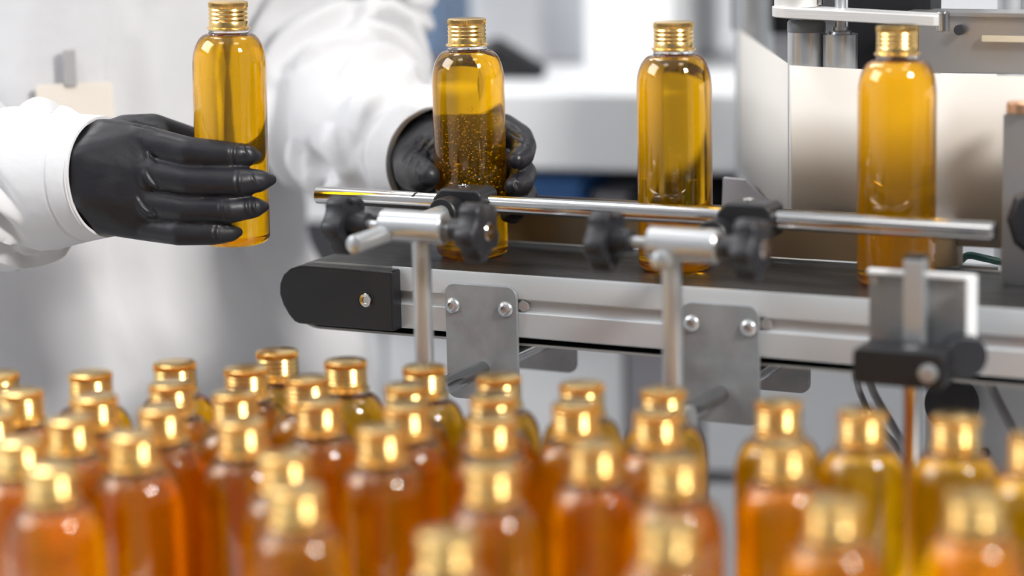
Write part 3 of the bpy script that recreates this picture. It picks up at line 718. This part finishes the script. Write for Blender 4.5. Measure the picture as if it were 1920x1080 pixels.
G.chain([mcp[3], q(335, 436, 1.637, 22.5), q(400, 438, 1.637, 20), q(432, 437, 1.642, 15.5), q(448, 435, 1.646, 8.5)])
# thumb goes behind the bottle
G.hull([wr2[0], q(235, 255, 1.672, 36), q(285, 246, 1.690, 29), mcb[0]])
G.chain([q(235, 252, 1.675, 34), q(287, 243, 1.692, 28), q(350, 264, 1.712, 27), q(405, 280, 1.714, 23), q(432, 288, 1.712, 16)])
def proj(v):
    d = v + Vector((-0.34, 1.98, 0)) - CAM; x, y, z = d
    dd = y*math.cos(PIT) - z*math.sin(PIT); vv = -(z*math.cos(PIT) + y*math.sin(PIT)); u_, w_ = x/dd*F, vv/dd*F
    return 960 + u_*math.cos(ROLL) + w_*math.sin(ROLL), 540 + w_*math.cos(ROLL) - u_*math.sin(ROLL)
def creases(o, lines):
    """raise (+) or press in (-) the rubber along short wrinkle lines on the camera side of a glove"""
    for v in o.data.vertices:
        if v.normal.y > -0.15: continue
        x, y = proj(v.co); t = 0
        for (x0, y0, x1, y1, A, w_) in lines:
            dx, dy = x1-x0, y1-y0; L2 = dx*dx + dy*dy; f = ((x-x0)*dx + (y-y0)*dy)/L2
            if f < 0 or f > 1: continue
            d = ((x-x0)*dy - (y-y0)*dx)/math.sqrt(L2)
            d += 5*math.sin(f*PI)
            if abs(d) < 4*w_: t += A*math.sin(f*PI)*(math.exp(-(d/w_)**2) - 0.6*math.exp(-((d-1.9*w_)/w_)**2))
        if t: v.co += v.normal*t
gR = remeshed('glove', G, M['glove'], pe, 0.0011, 16)
creases(gR, [(272, 279, 294, 310, 0.0016, 4), (268, 318, 302, 360, 0.0018, 4), (262, 330, 290, 366, 0.0012, 3.5), (252, 368, 290, 408, 0.0018, 4), (284, 388, 296, 408, 0.0012, 3),
 (240, 226, 300, 240, 0.0010, 8), (438, 264, 441, 316, -0.0007, 3), (446, 316, 450, 370, -0.0007, 3), (416, 368, 420, 416, -0.0007, 3), (405, 418, 408, 460, -0.0006, 3), (456, 270, 470, 296, 0.0007, 3), (470, 320, 488, 350, 0.0007, 3), (464, 372, 470, 404, 0.0009, 3), (478, 374, 484, 400, 0.0009, 2.5)])
# left glove (behind the bottle on the belt)
G = MB()
wl = [q(778, 300, 1.752, 42), q(806, 292, 1.768, 70), q(810, 318, 1.768, 72)]
pm = [q(855, 268, 1.738, 32), q(845, 325, 1.735, 36), q(905, 248, 1.730, 29), q(922, 295, 1.730, 28), q(918, 345, 1.730, 26), q(905, 375, 1.728, 22), q(872, 240, 1.735, 28)]
G.hull(wl + pm[:2]); G.hull(pm); G.hull([wl[0], wl[1], q(778, 308, 1.738, 37)])
G.chain([pm[2], q(945, 240, 1.724, 25), q(974, 258, 1.712, 24), q(982, 275, 1.698, 22.5), q(980, 292, 1.684, 20), q(968, 300, 1.674, 16)])
G.chain([pm[3], q(958, 300, 1.724, 25), q(981, 325, 1.706, 24), q(976, 343, 1.686, 22), q(963, 349, 1.672, 17)])
G.chain([pm[4], q(962, 345, 1.722, 23), q(985, 365, 1.706, 21), q(978, 383, 1.690, 19), q(963, 390, 1.676, 15)])
G.chain([pm[5], q(945, 388, 1.722, 20), q(966, 398, 1.706, 17), q(962, 404, 1.694, 15), q(950, 404, 1.684, 12)])
G.chain([q(815, 300, 1.775, 44), q(778, 308, 1.738, 37), q(775, 322, 1.715, 33), q(792, 330, 1.690, 29), q(803, 330, 1.674, 21)])
G.hull([q(815, 300, 1.775, 44), q(778, 308, 1.738, 34), pm[1]])
gL = remeshed('glove', G, M['glove'], pe, 0.0011, 16)
creases(gL, [(812, 250, 762, 320, 0.0016, 4), (818, 262, 776, 326, 0.0014, 4), (800, 246, 752, 312, 0.0014, 4), (815, 278, 790, 318, 0.0012, 3), (950, 236, 985, 254, 0.0012, 3), (952, 248, 992, 272, 0.0012, 3), (958, 322, 980, 345, 0.0012, 3), (962, 335, 972, 360, 0.0012, 3)])

# added slab and bar stand in for glow and shade on the coat
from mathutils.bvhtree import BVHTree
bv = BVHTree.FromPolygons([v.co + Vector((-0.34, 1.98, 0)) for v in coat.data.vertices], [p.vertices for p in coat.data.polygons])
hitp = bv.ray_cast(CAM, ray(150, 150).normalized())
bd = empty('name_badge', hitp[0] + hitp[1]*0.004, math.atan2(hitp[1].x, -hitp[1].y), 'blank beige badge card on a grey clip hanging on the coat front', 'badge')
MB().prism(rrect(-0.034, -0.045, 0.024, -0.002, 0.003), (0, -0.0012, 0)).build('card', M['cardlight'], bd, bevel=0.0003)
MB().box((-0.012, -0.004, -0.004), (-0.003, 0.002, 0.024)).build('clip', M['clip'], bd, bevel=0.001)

# ------------------------------------------------------------------ lab furniture behind
P0 = at(1090, 322, 2.25)
BY = 0.30
def bench_root(name, label, cat, dx=0, dy=0, dz=0, group=None):
    c, s = math.cos(-BY), math.sin(-BY)
    return empty(name, P0 + Vector((dx*c - dy*s, dx*s + dy*c, dz)), -BY, label, cat, group)
be = bench_root('lab_bench', 'white laboratory bench with open dark shelf beneath its thick counter', 'bench')
z0 = -P0.z
MB().box((-1.6, 0, 0), (1.2, 0.62, 0.074)).build('countertop', M['white'], be, bevel=0.006)
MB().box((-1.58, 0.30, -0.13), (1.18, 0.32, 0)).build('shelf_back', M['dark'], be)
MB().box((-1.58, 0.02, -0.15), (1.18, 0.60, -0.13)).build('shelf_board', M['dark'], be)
for x in (-1.6, 1.18): MB().box((x, 0.01, z0), (x+0.02, 0.61, 0)).build('side_panel', M['white'], be)
MB().box((-1.58, 0.06, z0+0.08), (1.18, 0.60, -0.15)).build('carcass', M['grey'], be)
MB().box((-1.58, 0.08, z0), (1.18, 0.58, z0+0.08)).build('plinth', M['midgrey'], be)
xs = [-1.58, -1.15, -0.84, -0.53, -0.215, 0.03, 0.105, 0.36, 0.62, 0.90, 1.18]
for i, (a, b_) in enumerate(zip(xs, xs[1:])):
    g = 0.002
    m_ = M['grey'] if i == 5 else M['white']
    MB().box((a+g, 0.035, -0.29), (b_-g, 0.06, -0.155)).build('drawer_front', m_, be, bevel=0.002)
    MB().box((a+g, 0.035, z0+0.09), (b_-g, 0.06, -0.305)).build('door', m_, be, bevel=0.002)
def bx(name, lo, hi, m, label, cat, base, bevel=0.004, extra=None):
    """a thing on the bench: root at base (bench frame), box given relative to it"""
    r = bench_root(name, label, cat, *base)
    MB().box(lo, hi).build('housing', m, r, bevel=bevel)
    if extra: extra(r)
    return r
CT = 0.0745
bx('white_instrument', (-0.046, 0, 0), (0.046, 0.22, 0.36), M['white'], 'tall plain white instrument on the bench between the two middle bottles', 'instrument', (-0.005, 0.20, CT),
   extra=lambda r: MB().box((-0.038, -0.003, 0.11), (0.038, 0, 0.20)).build('front_panel', M['white'], r, bevel=0.002))
bx('grey_instrument', (-0.115, 0, 0), (0.098, 0.25, 0.158), M['offwhite'], 'low light grey instrument on the bench behind the second bottle', 'instrument', (-0.155, 0.27, CT),
   extra=lambda r: [MB().box((x, -0.004, 0.085), (x+0.026, 0.0, 0.102)).build('button_pad', M['grey'], r, bevel=0.002) for x in (0.012, 0.060)])
bx('dark_monitor', (-0.14, 0, 0), (0.10, 0.03, 0.20), M['midgrey'], 'dark screen standing on top of the low light grey instrument', 'monitor', (-0.155, 0.33, CT+0.1585),
   extra=lambda r: MB().box((-0.13, -0.002, 0.01), (0.09, 0, 0.19)).build('screen', M['dark'], r))
bx('drawer_unit', (-0.075, 0, 0.045), (0.22, 0.26, 0.118), M['offwhite'], 'light grey drawer unit on short legs at the bench behind the third bottle', 'drawers', (0.175, 0.22, CT),
   extra=lambda r: [MB().box((-0.07, 0.03, 0.0), (0.21, 0.24, 0.046)).build('recess', M['midgrey'], r)] + [MB().box((-0.071, -0.004, 0.052), (0.216, 0, 0.112)).build('drawer', M['offwhite'], r, bevel=0.002)])
bx('black_controller', (-0.10, 0, 0), (0.2, 0.2, 0.2), M['dark'], 'black control box on top of the light grey drawer unit', 'control box', (0.19, 0.24, CT+0.1195),
   extra=lambda r: MB().cyl((-0.085, -0.02, 0.03), (-0.085, 0.0, 0.03), 0.016).build('knob', M['knob'], r, bevel=0.002))
sc_ = bench_root('black_scoop', 'black rounded tool lying on the bench right of the gripped bottle', 'tool', -0.105, 0.12, CT)
MB().hull([((-0.035, 0, 0.014), 0.014), ((0.03, 0, 0.008), 0.008), ((-0.012, 0, 0.028), 0.012)]).build('head', M['black'], sc_, smooth=60)
MB().cyl((-0.03, 0, 0.016), (-0.09, 0.01, 0.012), 0.008).build('handle', M['black'], sc_, bevel=0.002)
SH = -0.1295
bx('blue_box', (-0.030, 0, 0), (0.030, 0.12, 0.115), M['blue'], 'blue box on the open shelf right of the gloved fingers', 'box', (-0.047, 0.06, SH))
bx('grey_box', (-0.018, 0, 0), (0.018, 0.1, 0.10), M['grey'], 'narrow grey box on the open shelf beside the blue box', 'box', (0.008, 0.07, SH))
bx('black_case', (-0.035, 0, 0), (0.035, 0.12, 0.095), M['dark'], 'black case on the open shelf left of the free standing bottle', 'case', (0.070, 0.06, SH))
bx('black_crate', (-0.075, 0, 0), (0.06, 0.14, 0.066), M['dark'], 'black crate under a white tub on the open shelf left of the guide rail', 'crate', (-0.30, 0.05, SH))
bx('white_tub', (-0.07, 0, 0), (0.055, 0.14, 0.060), M['white'], 'white tub resting on a black crate, seen between coat and sleeve', 'tub', (-0.30, 0.05, SH+0.0665))
bx('blue_bin', (-0.016, 0, 0), (0.016, 0.10, 0.13), M['slate'], 'blue grey bin on the bench just behind the raised sleeve', 'bin', (-0.197, 0.14, CT))

# ------------------------------------------------------------------ cables
def cable(pts, r, m, label, name='cable'):
    c = [Vector(p) for p in pts]; out = []
    for i in range(len(c)-1):
        p0, p1, p2, p3 = c[max(i-1, 0)], c[i], c[i+1], c[min(i+2, len(c)-1)]
        for k in range(8):
            t = k/8
            out.append(0.5*((2*p1) + (p2-p0)*t + (2*p0-5*p1+4*p2-p3)*t*t + (3*p1-p0-3*p2+p3)*t**3))
    out.append(c[-1])
    return tag(MB().tube(out, r, 14).build(name, m, None, smooth=60), label, 'cable')
cable([at(1603, 690, 1.60), at(1612, 735, 1.61), at(1640, 790, 1.60), at(1690, 850, 1.59), at(1720, 930, 1.58), at(1730, 1060, 1.57)], 0.0022, M['cable'], 'thin grey cable hanging left of its twin under the black clamp')
cable([at(1622, 690, 1.59), at(1640, 740, 1.59), at(1675, 800, 1.58), at(1705, 860, 1.57), at(1735, 940, 1.56), at(1745, 1060, 1.56)], 0.0026, M['cable'], 'thicker grey cable curving down beside the sensor post')
cable([at(1845, 690, 1.56), at(1862, 735, 1.56), at(1900, 810, 1.55), at(1940, 900, 1.55), at(1955, 1060, 1.55)], 0.0034, M['cable'], 'grey cable slanting down to the right under the conveyor')
cable([at(1790, 505, 1.67), at(1812, 480, 1.665), at(1845, 484, 1.66), at(1880, 492, 1.66), at(1940, 500, 1.65)], 0.0026, M['green'], 'dark green cable behind the belt by the steel side plate')
